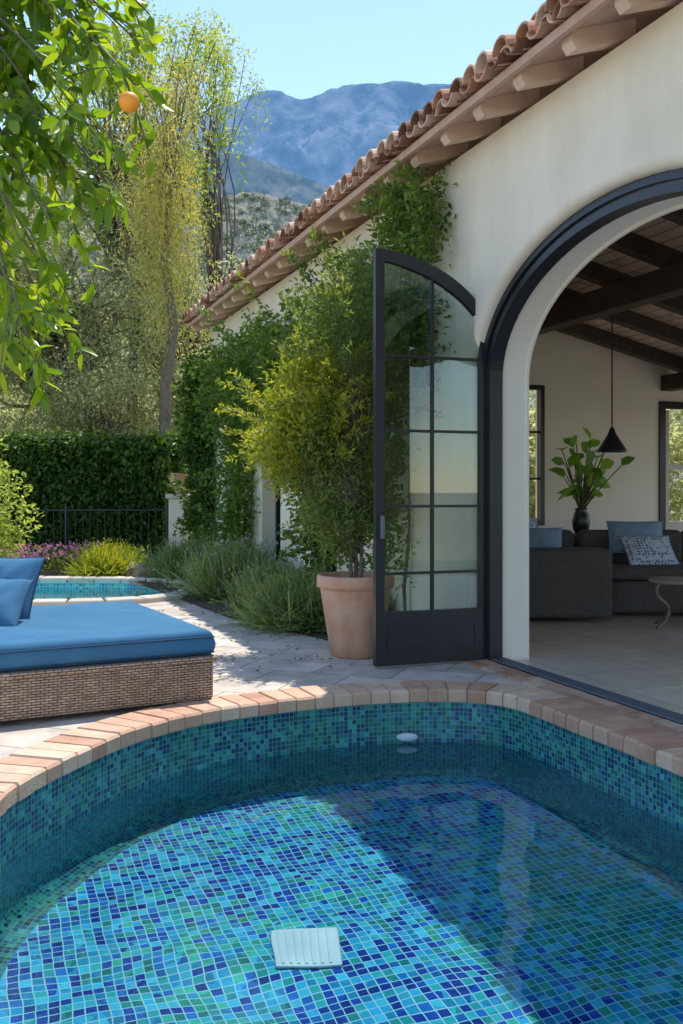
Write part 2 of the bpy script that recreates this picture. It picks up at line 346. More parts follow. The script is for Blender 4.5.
cv=[(-.14*(1-math.cos(t)),FZ+.14*(1-math.sin(t))) for t in np.linspace(0,math.pi/2,7)]
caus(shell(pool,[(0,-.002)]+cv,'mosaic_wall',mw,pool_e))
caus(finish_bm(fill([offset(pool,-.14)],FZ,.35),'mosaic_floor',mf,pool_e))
def coping(lp,name,mat,parent,width,step,z0,z1,over=.025):
    pts=resample(lp,step); n=len(pts); b=MB()
    inn=offset(pts,-over); out=offset(pts,width)
    g=.035; e=.014
    for i in range(n):
        j=(i+1)%n; z=z1+rng.uniform(-.004,.004); sh=rng.uniform(-.006,.006)
        A=inn[i]+(inn[j]-inn[i])*g; B=inn[j]-(inn[j]-inn[i])*g; C=out[j]-(out[j]-out[i])*g; D=out[i]+(out[j]-out[i])*g
        dd=(D-A)/np.linalg.norm(D-A)*sh; A=A+dd;B=B+dd
        c=(A+B+C+D)/4; ins=[q+(c-q)/np.linalg.norm(c-q)*e for q in (A,B,C,D)]
        v=[(*q,z0) for q in (A,B,C,D)]+[(*q,z-e) for q in (A,B,C,D)]+[(*q,z) for q in ins]
        f=[]
        for r in (0,4):
            for k in range(4): f.append((r+k,r+(k+1)%4,r+4+(k+1)%4,r+4+k))
        f.append((8,9,10,11)); b.add(v,f)
    return b.build(name,[mat],parent)
coping(pool,'coping_bricks',coping_m,pool_e,.3,.135,-.05,.035)
grout_m=M('coping_mortar',(.48,.4,.32),rough=.95)
b=MB(); i1=offset(pool,-.015); i2=offset(pool,.31); n=len(pool)
b.add([(*p,.022) for p in i1]+[(*p,.022) for p in i2]+[(*p,-.045) for p in i1],[(i,(i+1)%n,n+(i+1)%n,n+i) for i in range(n)]+[(i,(i+1)%n,2*n+(i+1)%n,2*n+i) for i in range(n)])
b.build('coping_mortar_bed',[grout_m],pool_e)
dm=M('white_plastic',(.7,.75,.76),(.74,.78,.8),rough=.5,bump=0)
tv=950/460.; sr=math.sin(math.atan(tv))/WIOR; k=(HC-WZ)*tv+(WZ-FZ)*sr/math.sqrt(1-sr*sr)
d_e=empty('drain_cover'); d_e.parent=pool_e; d_e.location=((306-341.5)*k/F,k,FZ); d_e.rotation_euler=(0,0,.1)
caus(box('frame',(-.15,-.15,.004),(.15,.15,.03),dm,d_e,.008))
for i in range(7): caus(box('slat',(-.12+i*.036,-.13,.031),(-.105+i*.036,.13,.038),dm,d_e))
pl=spin('pool_light',[(0,.02),(.05,.018),(.07,.01),(.075,0)],dm,pool_e,(.45,6.495,-.29),24); pl.rotation_euler=(math.pi/2,0,0); pl.scale=(1,.4,1)
g=.025; gx=np.arange(-1.7,2.9,g); gy=np.arange(1.0,6.7,g); X,Y=np.meshgrid(gx,gy,indexing='ij')
Z=np.zeros_like(X)
for k in range(38):
    a=rng.uniform(0,2*np.pi); wl=rng.uniform(.15,.85); Z+=np.sin((X*np.cos(a)+Y*np.sin(a))*2*np.pi/wl+rng.uniform(0,6.28)+.6*np.sin(X*2.1+Y*1.3+k))*wl**1.4*.0010
Z*=.4+.75*np.clip((5.6-Y)/2.3,0,1)   # calmer in the sheltered far end
idx=np.arange(X.size).reshape(X.shape); q=np.stack([idx[:-1,:-1],idx[1:,:-1],idx[1:,1:],idx[:-1,1:]],-1).reshape(-1,4)
V=np.stack([X,Y,Z+WZ],-1).reshape(-1,3); cen=V[q].mean(1)[:,:2]; q=q[inside(cen,offset(pool,.035))]
b=MB(); b.add(V,q,0,True); wat=b.build('water',[watermat()])
try: wat.cycles.is_caustics_caster=True
except Exception as e: print(e)

# second pool
t=np.linspace(0,2*np.pi,72,endpoint=False)
sp2=np.stack([-4.3+2.15*np.sign(np.cos(t))*np.abs(np.cos(t))**.7,13.1+1.45*np.sign(np.sin(t))*np.abs(np.sin(t))**.7],1)
spa=empty('plunge_pool')
spam=mosaic('spa_mosaic',.05,[(.05,.5,.5),(.08,.6,.62),(.03,.4,.5),(.02,.3,.45)],(.4,.65,.68),.06,0,3)
shell(sp2,[(0,.02),(0,-.5)],'mosaic_wall',spam,spa); finish_bm(fill([sp2],-.5),'mosaic_floor',spam,spa)
stone_c=M('coping_stone',(.54,.48,.4),(.64,.58,.5),scale=5,rough=.8,island=.5)
coping(sp2,'coping_stones',stone_c,spa,.3,.42,-.02,.06)
finish_bm(fill([sp2],-.1),'water',thin('spa_water',(.8,1,1),bump=.1,bscale=3),None).name='water'

# ---------------- ground, patio ----------------
hole=[(-8,-3),(3,-3),W(5,-.2)[:2],W(-8,-.2)[:2],(-8,15.5)]
big=[(-6000,-300),(6000,-300),(6000,8000),(-6000,8000)]
finish_bm(fill([big,hole],-.03),'ground',ground_m)
pat=[(4.5,-5),W(9,0)[:2],W(-10.2,0)[:2],(-8.6,16.6),(-9.5,-5)]
p_in=offset(pool,.03); s_in=offset(sp2,.05)
finish_bm(fill([pat,p_in,s_in],0),'patio_paving',patio_m)
b=MB()
for r in range(2):
    s=-.55-r*.1
    while s<8:
        l=.2; v0,v1=(-.145,-.05) if r==0 else (-.25,-.155)
        pts=Wn([(s,v0,0),(s+l-.012,v0,0),(s+l-.012,v1,0),(s,v1,0)]); zt=.016+rng.uniform(-.002,.002)
        v=np.vstack([pts,pts+[0,0,zt]]); b.add(v,[(4,5,6,7),(0,1,5,4),(1,2,6,5),(2,3,7,6),(3,0,4,7)]); s+=l
b.build('threshold_brick_paving',[coping_m])
bed=[W(-1.2,-.16)[:2],W(-1.4,-.9)[:2],W(-3,-1.35)[:2],W(-6,-1.6)[:2],W(-9,-2.0)[:2],W(-10,-1.6)[:2],W(-10.1,-.16)[:2]]
finish_bm(fill([bed],.012),'planting_bed_soil',soil_m)
bed2=[(-9.5,15.2),(-3.4,15.6),(-2.9,16.5),(-3.2,17.4),(-9.5,17.4)]
finish_bm(fill([bed2],.008),'flower_bed_soil',soil_m)
litter=leafmat('dry_leaf',[(.12,.08,.03),(.25,.18,.05),(.2,.22,.06)],.2)
b=MB(); n=420; sv2=np.stack([rng.uniform(-9,0,n),-rng.uniform(.3,1,n)**.7*2.6,np.full(n,.008)],1); P=Wn(sv2)
n2=60; P=np.vstack([P,np.stack([rng.uniform(-2.6,1,n2),rng.uniform(7.0,9.5,n2),np.full(n2,.008)],1)])
d=rnd_dirs(len(P)); d[:,2]=np.abs(d[:,2])*.15; b.leaves(P,d,.045,.018,0,.1); b.build('fallen_leaves',[litter])

# ---------------- house ----------------
house=empty('stucco_house',True)
AC,AW,AR,SPR=1.8,1.8,1.05,2.3
def arch(o,n=40):
    a=AW+o;bb=AR+o
    pts=[(AC-a,0.0)]+[(AC-a*math.cos(t),SPR+bb*math.sin(t)) for t in np.linspace(0,math.pi,n)]+[(AC+a,0.0)]
    return pts
VF,VB=-.15,.3
EX=-9.4
wins=[(-4.05,-3.15,.05,2.45),(-6.2,-5.3,.05,2.45),(-8.4,-7.4,.05,2.45)]
def wallface(bm,o,v):
    a=arch(o); out=[(EX,0)]+a+[(9,0),(9,4.2),(EX,4.2)]
    lps=[out]+[[(x0,z0),(x1,z0),(x1,z1),(x0,z1)] for x0,x1,z0,z1 in wins]; es=[];res=[]
    for lp in lps:
        vs=[bm.verts.new((p[0],v,p[1])) for p in lp]; res.append(vs)
        es+=[bm.edges.new((vs[i],vs[(i+1)%len(vs)])) for i in range(len(vs))]
    bmesh.ops.triangle_fill(bm,edges=es,use_beauty=True); return res
bm=bmesh.new(); R=.07
f1=wallface(bm,R,VF); f2=wallface(bm,0,VB)
na=len(arch(0)); loops=[f1[0][1:1+na]]
for ph in np.linspace(0,math.pi/2,7)[1:]:
    loops.append([bm.verts.new((p[0],VF+R*(1-math.cos(ph)),p[1])) for p in arch(R*(1-math.sin(ph)))])
loops.append([bm.verts.new((p[0],.02,p[1])) for p in arch(0)])
for A,Bq in zip(loops[:-1],loops[1:]):
    for i in range(na-1): bm.faces.new((A[i],A[i+1],Bq[i+1],Bq[i])).smooth=True
for A,Bq in zip(f1[1:],f2[1:]):
    for i in range(4): bm.faces.new((A[i],A[(i+1)%4],Bq[(i+1)%4],Bq[i]))
o1=f1[0];o2=f2[0];nn=len(o1)
for i in list(range(na,nn))+[0]:
    j=(i+1)%nn; bm.faces.new((o1[i],o1[j],o2[j],o2[i]))
bmesh.ops.recalc_face_normals(bm,faces=bm.faces[:])
finish_bm(bm,'facade_wall',plaster,house)
def band(name,o0,o1,v0,v1,mat):
    a=arch(o0);c=arch(o1);n=len(a); V=[(p[0],v0,p[1]) for p in a]+[(p[0],v0,p[1]) for p in c]+[(p[0],v1,p[1]) for p in a]+[(p[0],v1,p[1]) for p in c]
    f=[]
    for i in range(n-1):
        f+=[(i,i+1,n+i+1,n+i),(2*n+i,2*n+i+1,3*n+i+1,3*n+i),(i,i+1,2*n+i+1,2*n+i),(n+i,n+i+1,3*n+i+1,3*n+i)]
    bb=MB(); bb.add(V,f,0,False); return bb.build(name,[mat],house)
band('door_frame_outer',-.001,-.055,-.07,.05,blackm)
band('door_frame_gap',-.055,-.075,-.03,.04,greym)
band('door_frame_inner',-.075,-.13,-.05,.07,blackm)
band('arch_lining',-.004,-.105,.071,VB-.001,plaster_in)
band('arch_lining_edge',-.004,-.13,VB,VB+.02,plaster_in)
box('door_track',(0.0,-.045,.002),(3.6,.1,.02),blackm,house)
for v in (-.03,.01,.05,.085): box('track_rail',(0.02,v-.005,.02),(3.58,v+.005,.032),greym,house)
def ltop(x,o=0): return 2.55-o*.3+(.77-o*.7)*math.sqrt(max(0,1-((1.05-x)/(1.12-o*.5))**2))
def extr(name,outer,holes,t,mat,parent):
    bm=bmesh.new(); R=[]
    for sgn in (-1,1):
        es=[];rr=[]
        for lp in [outer]+holes:
            vs=[bm.verts.new((p[0],sgn*t/2,p[1])) for p in lp]; rr.append(vs)
            es+=[bm.edges.new((vs[i],vs[(i+1)%len(vs)])) for i in range(len(vs))]
        bmesh.ops.triangle_fill(bm,edges=es,use_beauty=True); R.append(rr)
    for A,Bq in zip(*R):
        for i in range(len(A)): bm.faces.new((A[i],A[(i+1)%len(A)],Bq[(i+1)%len(A)],Bq[i]))
    bmesh.ops.recalc_face_normals(bm,faces=bm.faces[:])
    return finish_bm(bm,name,mat,parent)
leaf=empty('glass_door'); leaf.parent=house; leaf.location=(.05,-.03,.02); leaf.rotation_euler=(0,0,-math.pi/2)
xs=np.linspace(0,1.0,24)
outer=[(0,0),(1.0,0)]+[(x,ltop(x)-.05) for x in xs[::-1]]
xi=np.linspace(.075,.925,20)
inner=[(.075,.42),(.925,.42)]+[(x,ltop(x)-.135-.05*(1-x)) for x in xi[::-1]]
extr('door_stiles',outer,[inner],.055,blackm,leaf)
extr('kick_panel_moulding',[(.1,.1),(.9,.1),(.9,.34),(.1,.34)],[[(.13,.13),(.87,.13),(.87,.31),(.13,.31)]],.066,blackm,leaf)
gl=extr('glass_pane',[(.07,.41),(.93,.41)]+[(x,ltop(x)-.13-.05*(1-x)) for x in xi[::-1]],[],.006,glassm,leaf)
extr('muntin_v',[(.488,.415),(.512,.415),(.512,ltop(.5)-.14),(.488,ltop(.5)-.14)],[],.03,blackm,leaf)
for z in (.72,1.25,1.85,2.44): extr('muntin_h',[(.07,z-.011),(.93,z-.011),(.93,z+.011),(.07,z+.011)],[],.029,blackm,leaf)
box('handle',(.94,-.07,1.0),(.965,.07,1.18),greym,leaf,.005)
for z in (.3,1.4,2.4): box('hinge',(-.03,-.03,z),(.0,.03,z+.12),blackm,leaf)
for x0,x1,z0,z1 in wins:
    box('window_glass',(x0+.01,.1,z0+.01),(x1-.01,.12,z1-.01),darkglass,house)
    for a,c in ((x0,x0+.06),(x1-.06,x1),((x0+x1)/2-.03,(x0+x1)/2+.03)): box('window_frame',(a+.002,.05,z0+.01),(c-.002,.098,z1-.01),blackm,house)
    for zz in (z0+.03,.9,1.65,z1-.03): box('window_bar',(x0+.062,.06,zz-.02),(x1-.062,.096,zz+.02),blackm,house)
box('end_wall',(EX+.002,VB+.002,0),(EX+.25,2.4,4.7),plaster,house)
box('wing_back_wall',(EX+.25,2.2,0),(-4.42,2.4,4.2),plaster,house)
CE=lambda v:4.4-.23*v
bm=bmesh.new(); rr=[]
GW=(2.45,3.25,.92,2.82); GD=(5.2,6.35,.02,2.64)
for s in (-4.2,-4.4):
    es=[];r1=[]
    for lp in ([(VB,0),(7.5,0),(7.5,CE(7.5)+.1),(VB,4.19)],[(GW[0],GW[2]),(GW[1],GW[2]),(GW[1],GW[3]),(GW[0],GW[3])],[(GD[0],GD[2]),(GD[1],GD[2]),(GD[1],GD[3]),(GD[0],GD[3])]):
        vs=[bm.verts.new((s,p[0],p[1])) for p in lp]; r1.append(vs); es+=[bm.edges.new((vs[i],vs[(i+1)%4])) for i in range(4)]
    bmesh.ops.triangle_fill(bm,edges=es,use_beauty=True); rr.append(r1)
for A,Bq in zip(*rr):
    for i in range(4): bm.faces.new((A[i],A[(i+1)%4],Bq[(i+1)%4],Bq[i]))
finish_bm(bm,'gable_wall',plaster_in,house)
def vframe(nm,v0,v1,z0,z1,w,nv,nh,m=blackm):
    box(nm,(-4.27,v0,z0),(-4.17,v0+w,z1),m,house); box(nm,(-4.27,v1-w,z0),(-4.17,v1,z1),m,house)
    box(nm,(-4.268,v0+w,z1-w),(-4.172,v1-w,z1),m,house); box(nm,(-4.268,v0+w,z0),(-4.172,v1-w,z0+w),m,house)
    for i in range(1,nv): x=v0+(v1-v0)*i/nv; box(nm,(-4.25,x-.015,z0+w),(-4.2,x+.015,z1-w),m,house)
    for i in range(1,nh): z=z0+(z1-z0)*i/nh; box(nm,(-4.248,v0+w,z-.015),(-4.202,v1-w,z+.015),m,house)
vframe('gable_window_frame',GW[0],GW[1],GW[2],GW[3],.06,2,3)
vframe('gable_door_frame',GD[0]-.03,GD[1]+.03,0.01,GD[3]+.03,.1,1,1)
wd=M('door_white_wood',(.7,.66,.57),rough=.6)
box('gable_door_panel',(-4.26,GD[0]+.075,.1),(-4.2,GD[1]-.075,.95),wd,house)
for a in (GD[0]+.075,GD[1]-.155): box('gable_door_stile',(-4.26,a,.951),(-4.2,a+.08,2.55),wd,house)
box('gable_door_rail',(-4.258,GD[0]+.156,1.7),(-4.202,GD[1]-.156,1.78),wd,house)
for a,c in ((-4.2,-3.6),(-1.2,-.9),(1.6,1.9),(4.4,4.7)): box('back_wall_pier',(a,7.5,0),(c,7.7,2.85),plaster_in,house)
for a,c in ((-3.6,-1.2),(-.9,1.6),(1.9,4.4)):  # unseen window openings, added in the back wall to brighten the room
    box('back_wall_lintel',(a,7.502,2.6),(c,7.698,2.85),plaster_in,house); box('added_window_frame',(a,7.55,0.0),(a+.06,7.6,2.6),blackm,house); box('added_window_frame',(c-.06,7.55,0.0),(c,7.6,2.6),blackm,house)
box('side_wall',(7.0,VB+.002,0),(7.2,2.5,4.2),plaster_in,house); box('side_wall',(7.0,6,0),(7.2,7.5,2.9),plaster_in,house)  # unseen side wall, gap left open to let more daylight in
box('interior_floor',(-4.2,.1,-.05),(7.0,7.7,.003),floor_in,house)
b=MB(); v=[(-4.4,.25,CE(.25)),(7.1,.25,CE(.25)),(7.1,7.6,CE(7.6)),(-4.4,7.6,CE(7.6))]; v+= [(x,y,z+.05) for x,y,z in v]
b.add(v,[(0,1,2,3),(4,5,6,7),(0,1,5,4),(1,2,6,5),(2,3,7,6),(3,0,4,7)]); b.build('ceiling_boards',[ceil_m],house)
b=MB()
for s in np.arange(-3.7,7,.95):
    v=[]
    for dz in (-.005,-.18):
        for x in (s-.07,s+.07):
            for y in (VB+.01,7.5): v.append((x,y,CE(y)+dz))
    b.add(v,[(0,1,3,2),(4,5,7,6),(0,1,5,4),(2,3,7,6),(0,2,6,4),(1,3,7,5)])
b.build('ceiling_rafters',[beam_m],house)
box('ceiling_beam',(-4.2,2.5,3.37),(7,2.73,3.64),beam_m,house,.01)
box('ceiling_beam',(-4.2,5.2,2.82),(7,5.4,3.04),beam_m,house,.01)
# roof
RZ=lambda v:4.25+.32*(v+.6)
b=MB()
for s0,s1,vr,ve in ((-4.4,9.1,3.4,7.9),(EX-.15,-4.401,1.0,2.7)):
    zr=RZ(vr); ze=zr-.4*(ve-vr)
    v=[(s0,-.52,RZ(-.52)-.03),(s1,-.52,RZ(-.52)-.03),(s1,vr,zr-.03),(s0,vr,zr-.03),(s1,ve,ze-.03),(s0,ve,ze-.03)]; v+=[(x,y,z+.03) for x,y,z in v]
    b.add(v,[(0,1,2,3),(3,2,4,5),(6,7,8,9),(9,8,10,11),(0,1,7,6),(0,3,9,6),(3,5,11,9),(1,2,8,7),(2,4,10,8)])
b.build('roof_deck',[deck_m],house)
b=MB()
for s in np.arange(EX+.05,9,.56):
    v=[];e=.055+rng.uniform(-.004,.004)
    vo=-.49+rng.uniform(-.015,.015)
    for y,zb in ((vo,-.1),(vo+.035,-.155),(.0,-.155)):
        for x in (s-e,s+e): v.append((x,y,RZ(y)-.031)); v.append((x,y,RZ(y)+zb))
    f=[(0,1,3,2)]
    for k in (0,4): f+=[(k,k+1,k+5,k+4),(k+2,k+3,k+7,k+6),(k+1,k+3,k+7,k+5)]
    b.add(v,f)
b.build('rafter_tails',[rafter_m],house)
box('eave_fascia',(EX-.12,-.56,RZ(-.56)-.05),(9.05,-.522,RZ(-.56)+.012),deck_m,house)
b=MB(); sg=8; an=np.linspace(0,math.pi,sg+1)
def tile(s,y0,ln,r0,r1,up,tilt=0,zoff=0):
    v=[]
    for y,r in ((y0,r0),(y0+ln,r1)):
        for rr in (r,r-.016):
            for a in an:
                z=RZ(y)+zoff+ (math.sin(a)*rr*1.0 if up else -math.sin(a)*rr*.8)+ (.028 if y==y0 else 0)
                v.append((s+math.cos(a)*rr+tilt*(y-y0),y,z))
    m=sg+1; f=[]
    for i in range(sg):
        f+=[(i,i+1,2*m+i+1,2*m+i),(m+i,m+i+1,3*m+i+1,3*m+i),(i,i+1,m+i+1,m+i)]
    f+=[(0,m,3*m,2*m),(m-1,2*m-1,4*m-1,3*m-1)]
    b.add(v,f,0,False)
for c in range(9):
    for i,s in enumerate(np.arange(EX-.05,9,.225)):
        y0=-.66+c*.34+rng.uniform(-.03,.03)
        tile(s+rng.uniform(-.014,.014),y0,.42,.1+rng.uniform(-.005,.005),.078,True,rng.uniform(-.06,.06),.06+rng.uniform(0,.022))
        tile(s+.1125,y0+.02,.42,.085,.07,False,rng.uniform(-.02,.02),.075)
        if c==0: tile(s+rng.uniform(-.015,.015),y0+.05+rng.uniform(-.02,.02),.4,.098,.085,True,0,.008)
        if c in (0,1) and rng.random()<.45: tile(s+rng.uniform(-.02,.02),y0+.1,.38,.095,.08,True,rng.uniform(-.08,.08),.115)
b.build('roof_tiles',[tile_m],house)
b=MB()
v=[(-4.4,2.3,RZ(2.3)+.12),(9,2.3,RZ(2.3)+.12),(9,3.4,RZ(3.4)+.12),(-4.4,3.4,RZ(3.4)+.12),(9,7.9,RZ(3.4)-1.7),(-4.4,7.9,RZ(3.4)-1.7)]
b.add(v,[(0,1,2,3),(3,2,4,5)]); b.build('roof_upper_tiles',[tile_m],house)

# ---------------- interior furniture ----------------
sofa_m=M('charcoal_fabric',(.075,.068,.066),(.11,.1,.095),scale=20,rough=.95,bump=.3,bscale=200)
blue_m=M('blue_fabric',(.045,.15,.27),(.065,.19,.32),scale=3,rough=.9,bump=.35,bscale=6,bd=.02,spec=.2)
pipe_m=M('dark_piping',(.015,.05,.11),(.02,.06,.13),rough=.8)
slate_m=M('slate_blue_fabric',(.25,.36,.52),(.3,.42,.58),rough=.95)
def patmat():
    m,nt,out=newmat('patterned_fabric'); L=nt.links.new; tc=N(nt,'ShaderNodeTexCoord'); v=N(nt,'ShaderNodeTexVoronoi'); v.inputs['Scale'].default_value=26; v.inputs['Randomness'].default_value=.4
    L(tc.outputs['Object'],v.inputs['Vector']); r=ramp(nt,[(.35,(.1,.2,.42)),(.45,(.62,.68,.76))]); L(v.outputs['Distance'],r.inputs[0])
    p=N(nt,'ShaderNodeBsdfPrincipled'); p.inputs['Roughness'].default_value=.9; L(r.outputs[0],p.inputs['Base Color']); L(p.outputs[0],out.inputs[0]); return m
pat_m=patmat()
def pillow(name,sx,sy,th,mat,parent,loc,rot):
    n=22; g=np.linspace(-1,1,n); X,Y=np.meshgrid(g,g,indexing='ij')
    h=((1-np.abs(X)**2.5)*(1-np.abs(Y)**2.5)).clip(0)**.5*th/2
    h*=1+.08*np.sin(X*5+Y*3)+.04*np.sin(X*11-Y*7)
    PXx=X*sx/2*(1-.06*(1-Y**2)); PY=Y*sy/2*(1-.06*(1-X**2))
    b=MB(); idx=np.arange(n*n).reshape(n,n)
    q=np.stack([idx[:-1,:-1],idx[1:,:-1],idx[1:,1:],idx[:-1,1:]],-1).reshape(-1,4)
    b.add(np.stack([PXx,PY,h],-1).reshape(-1,3),q,0,True); b.add(np.stack([PXx,PY,-h],-1).reshape(-1,3),q[:,::-1],0,True)
    ring=np.concatenate([np.stack([PXx,PY,0*h],-1)[0,:],np.stack([PXx,PY,0*h],-1)[1:,-1],np.stack([PXx,PY,0*h],-1)[-1,::-1][1:],np.stack([PXx,PY,0*h],-1)[::-1,0][1:]])
    b.tube(ring,.007,5,1)
    o=b.build(name,[mat,pipe_m if mat is blue_m else mat],parent); o.location=loc; o.rotation_euler=rot; return o
sofa=empty('sectional_sofa')
box('side_arm',(1.86,9.95,.05),(2.85,10.35,.78),sofa_m,sofa,.06,4)
box('seat_base',(1.9,10.36,.05),(2.8,12.0,.42),sofa_m,sofa,.04,4)
box('back_left',(1.7,10.3,.1),(1.95,12.2,.86),sofa_m,sofa,.06,4)
box('chaise_base',(2.87,10.4,.05),(4.6,11.6,.4),sofa_m,sofa,.05,4)
box('chaise_cushion',(2.88,10.38,.41),(4.6,11.3,.55),sofa_m,sofa,.05,4)
box('back_rest',(2.2,11.62,.1),(4.7,11.9,.85),sofa_m,sofa,.07,4)
for x in (2.5,3.15,3.8,4.4): box('back_cushion',(x-.3,11.36,.5),(x+.3,11.6,.92),sofa_m,sofa,.08,4)
for x,y in ((2.95,10.45),(4.5,10.45)): box('foot',(x,y,0),(x+.06,y+.06,.06),blackm,sofa)
pillow('pillow_patterned',.6,.42,.2,pat_m,sofa,(3.55,10.95,.7),(math.radians(50),0,.15))
pillow('pillow_slate',.65,.42,.2,slate_m,sofa,(3.5,11.3,.84),(math.radians(62),0,-.1))
pillow('pillow_slate',.5,.42,.2,slate_m,sofa,(2.35,11.2,.76),(math.radians(66),0,-.2))
pillow('pillow_patterned',.5,.45,.2,pat_m,sofa,(2.18,11.5,.85),(math.radians(66),0,.3))
tb=empty('iron_side_table')
tx,ty=3.4,9.65
gold=M('aged_iron',(.2,.17,.13),(.3,.26,.2),rough=.5,metal=.6)
spin('table_top',[(0,.5),(.26,.5),(.28,.485),(.26,.46),(0,.46)],M('stone_top',(.4,.36,.3),rough=.5),tb,(tx,ty,0))
b=MB()
for k in range(4):
    a=k*math.pi/2+.5; pr=[(.24,.46),(.28,.4),(.26,.33),(.16,.26),(.1,.18),(.16,.08),(.25,.03),(.28,.01)]
    pr=catmull(pr+pr[::-1],k=4)[:28]
    b.tube([(tx+r*math.cos(a),ty+r*math.sin(a),z) for r,z in pr],.015,6)
b.build('table_legs',[gold],tb)
pd=empty('pendant_lamp'); pp=PX(612,452,11.2)
spin('lamp_shade',[(.018,.29),(.03,.27),(.045,.22),(.17,.02),(.172,0),(.165,.0),(.04,.2)],blackm,pd,pp,32)
b=MB(); sv_=(pp[0]-P0[0])*CT+(pp[1]-P0[1])*ST
b.tube([(pp[0],pp[1],pp[2]+.28),(pp[0],pp[1],CE(sv_)-.02)],.009,6); b.build('lamp_cord',[blackm],pd)
spin('ceiling_rose',[(0,-.03),(.05,-.03),(.06,0)],blackm,pd,(pp[0],pp[1],CE(sv_)-.01),20)
cn=empty('console_table'); cx,cy=PX(583,500,12.0)[:2]
cm=M('walnut',(.07,.045,.03),(.11,.07,.045),scale=10,rough=.5)
box('table_board',(cx-.6,cy-.05,.8),(cx+.6,cy+.3,.84),cm,cn,.006)
for x in (-.56,.5):
    for y in (-.02,.22): box('leg',(cx+x,cy+y,0),(cx+x+.05,cy+y+.05,.799),cm,cn)
ip=empty('potted_houseplant')
spin('ceramic_vase',[(0,.0),(.07,0),(.1,.06),(.115,.16),(.09,.26),(.07,.3),(.085,.33),(.07,.33),(.05,.28)],M('dark_ceramic',(.03,.035,.04),rough=.3),ip,(cx,cy+.1,.84),28)
b=MB(); pts=[];ds=[]
for k in range(44):
    a=rng.uniform(0,2*math.pi); el_=rng.uniform(.35,1.45); ln=rng.uniform(.25,.95)
    e=np.array([cx,cy,1.15])+np.array([math.cos(a)*math.cos(el_)*.65,math.sin(a)*math.cos(el_)*.6,math.sin(el_)*1.0])*ln
    p=smooth_path((cx,cy+.1,1.1),e,6,.03); b.tube(p,.007,5,1)
    pts.append(e); ds.append((e-np.array([cx,cy,1.1]))*[1,1,.6]+rng.normal(size=3)*.2)
b.leaves(np.array(pts),np.array(ds),.27,.16,0,.15,True,.4)
b.build('plant_leaves',[INT_L,twig_m],ip)

# ---------------- terracotta pot + tree ----------------
pot=empty('potted_olive_tree'); pc=(.12,8.06)
spin('terracotta_pot',[(0,0),(.2,0),(.215,.01),(.235,.15),(.275,.4),(.3,.56),(.3,.575),(.325,.58),(.33,.6),(.33,.67),(.32,.685),(.295,.685),(.285,.66),(.27,.6)],terr_m,pot,(pc[0],pc[1],0),48)
spin('pot_soil',[(0,.625),(.15,.63),(.28,.615)],soil_m,pot,(pc[0],pc[1],0),24)
b=MB()
def crown(b,c,rad,ncl,clr,nleaf,L,Wd,base,mat=0,bark=1,stem=.02,flat=.9,bias=(0,0,0),shell=.5,hi=False):
    c=np.array(c);rad=np.array(rad); cs=[]
    for i in range(ncl):
        d=rng.normal(size=3); d/=np.linalg.norm(d); r=rng.uniform(shell,1)
        cc=c+d*rad*r; cs.append(cc); rr=clr*rng.uniform(.6,1.35)
        k=int(nleaf*rng.uniform(.6,1.4)); p=in_clump(cc,rr,k,flat); b.leaves(p,(p-cc)*1.0/rr+rnd_dirs(k,bias)*.8,L,Wd,mat,hi=hi)
        if base is not None:
            m=np.array(base)*.5+c*.5+rng.normal(size=3)*rad*.15
            q=catmull([base,m,cc,cc+(cc-m)*.2],k=4)[:9]
            b.tube(q,np.linspace(stem,stem*.25,len(q)),5,bark)
    return cs
def sprays(b,c,rad,n,ln,L,Wd,mat,up=.6,bark=1):
    c=np.array(c);rad=np.array(rad)
    for i in range(n):
        d=rng.normal(size=3); d/=np.linalg.norm(d); s0=c+d*rad*.8; dr=d+np.array([0,0,up])+rng.normal(size=3)*.3; dr/=np.linalg.norm(dr)
        p=smooth_path(s0,s0+dr*ln*rng.uniform(.6,1.3),8,.03,.006); b.tube(p,np.linspace(.004,.0015,8),4,bark)
        pp_=np.repeat(p,5,0)+rng.normal(size=(40,3))*.012; b.leaves(pp_,rnd_dirs(40,tuple(dr*.9)),L,Wd,mat)
for k in range(3):
    b.tube(smooth_path((pc[0]+.04*k-.04,pc[1]+.03*(k%2),.6),(pc[0]-.1+.1*k,pc[1]+.05*k,1.6),6,0,.01),[.022,.02,.018,.016,.015,.013],6,1)
crown(b,(.02,8.2,1.45),(.42,.38,.6),60,.16,140,.055,.02,(pc[0],pc[1],.95),stem=.006)
crown(b,(.1,8.3,2.6),(.5,.4,.85),55,.17,90,.055,.02,(pc[0],pc[1],1.6),stem=.007,flat=1.1)
crown(b,(-.22,8.25,2.05),(.42,.42,.45),38,.17,110,.06,.024,(pc[0],pc[1],1.3),2,1,.006,flat=1.1)
crown(b,(-.5,8.4,1.75),(.32,.35,.35),22,.16,90,.06,.024,(pc[0],pc[1],1.2),2,1,.006)
sprays(b,(-.3,8.25,2.0),(.6,.5,.55),60,.3,.06,.022,2)
sprays(b,(.1,8.3,2.5),(.6,.45,.95),70,.3,.055,.02,0)
b.build('tree_foliage',[OLIVE_L,bark_m,YELLOW_L],pot)
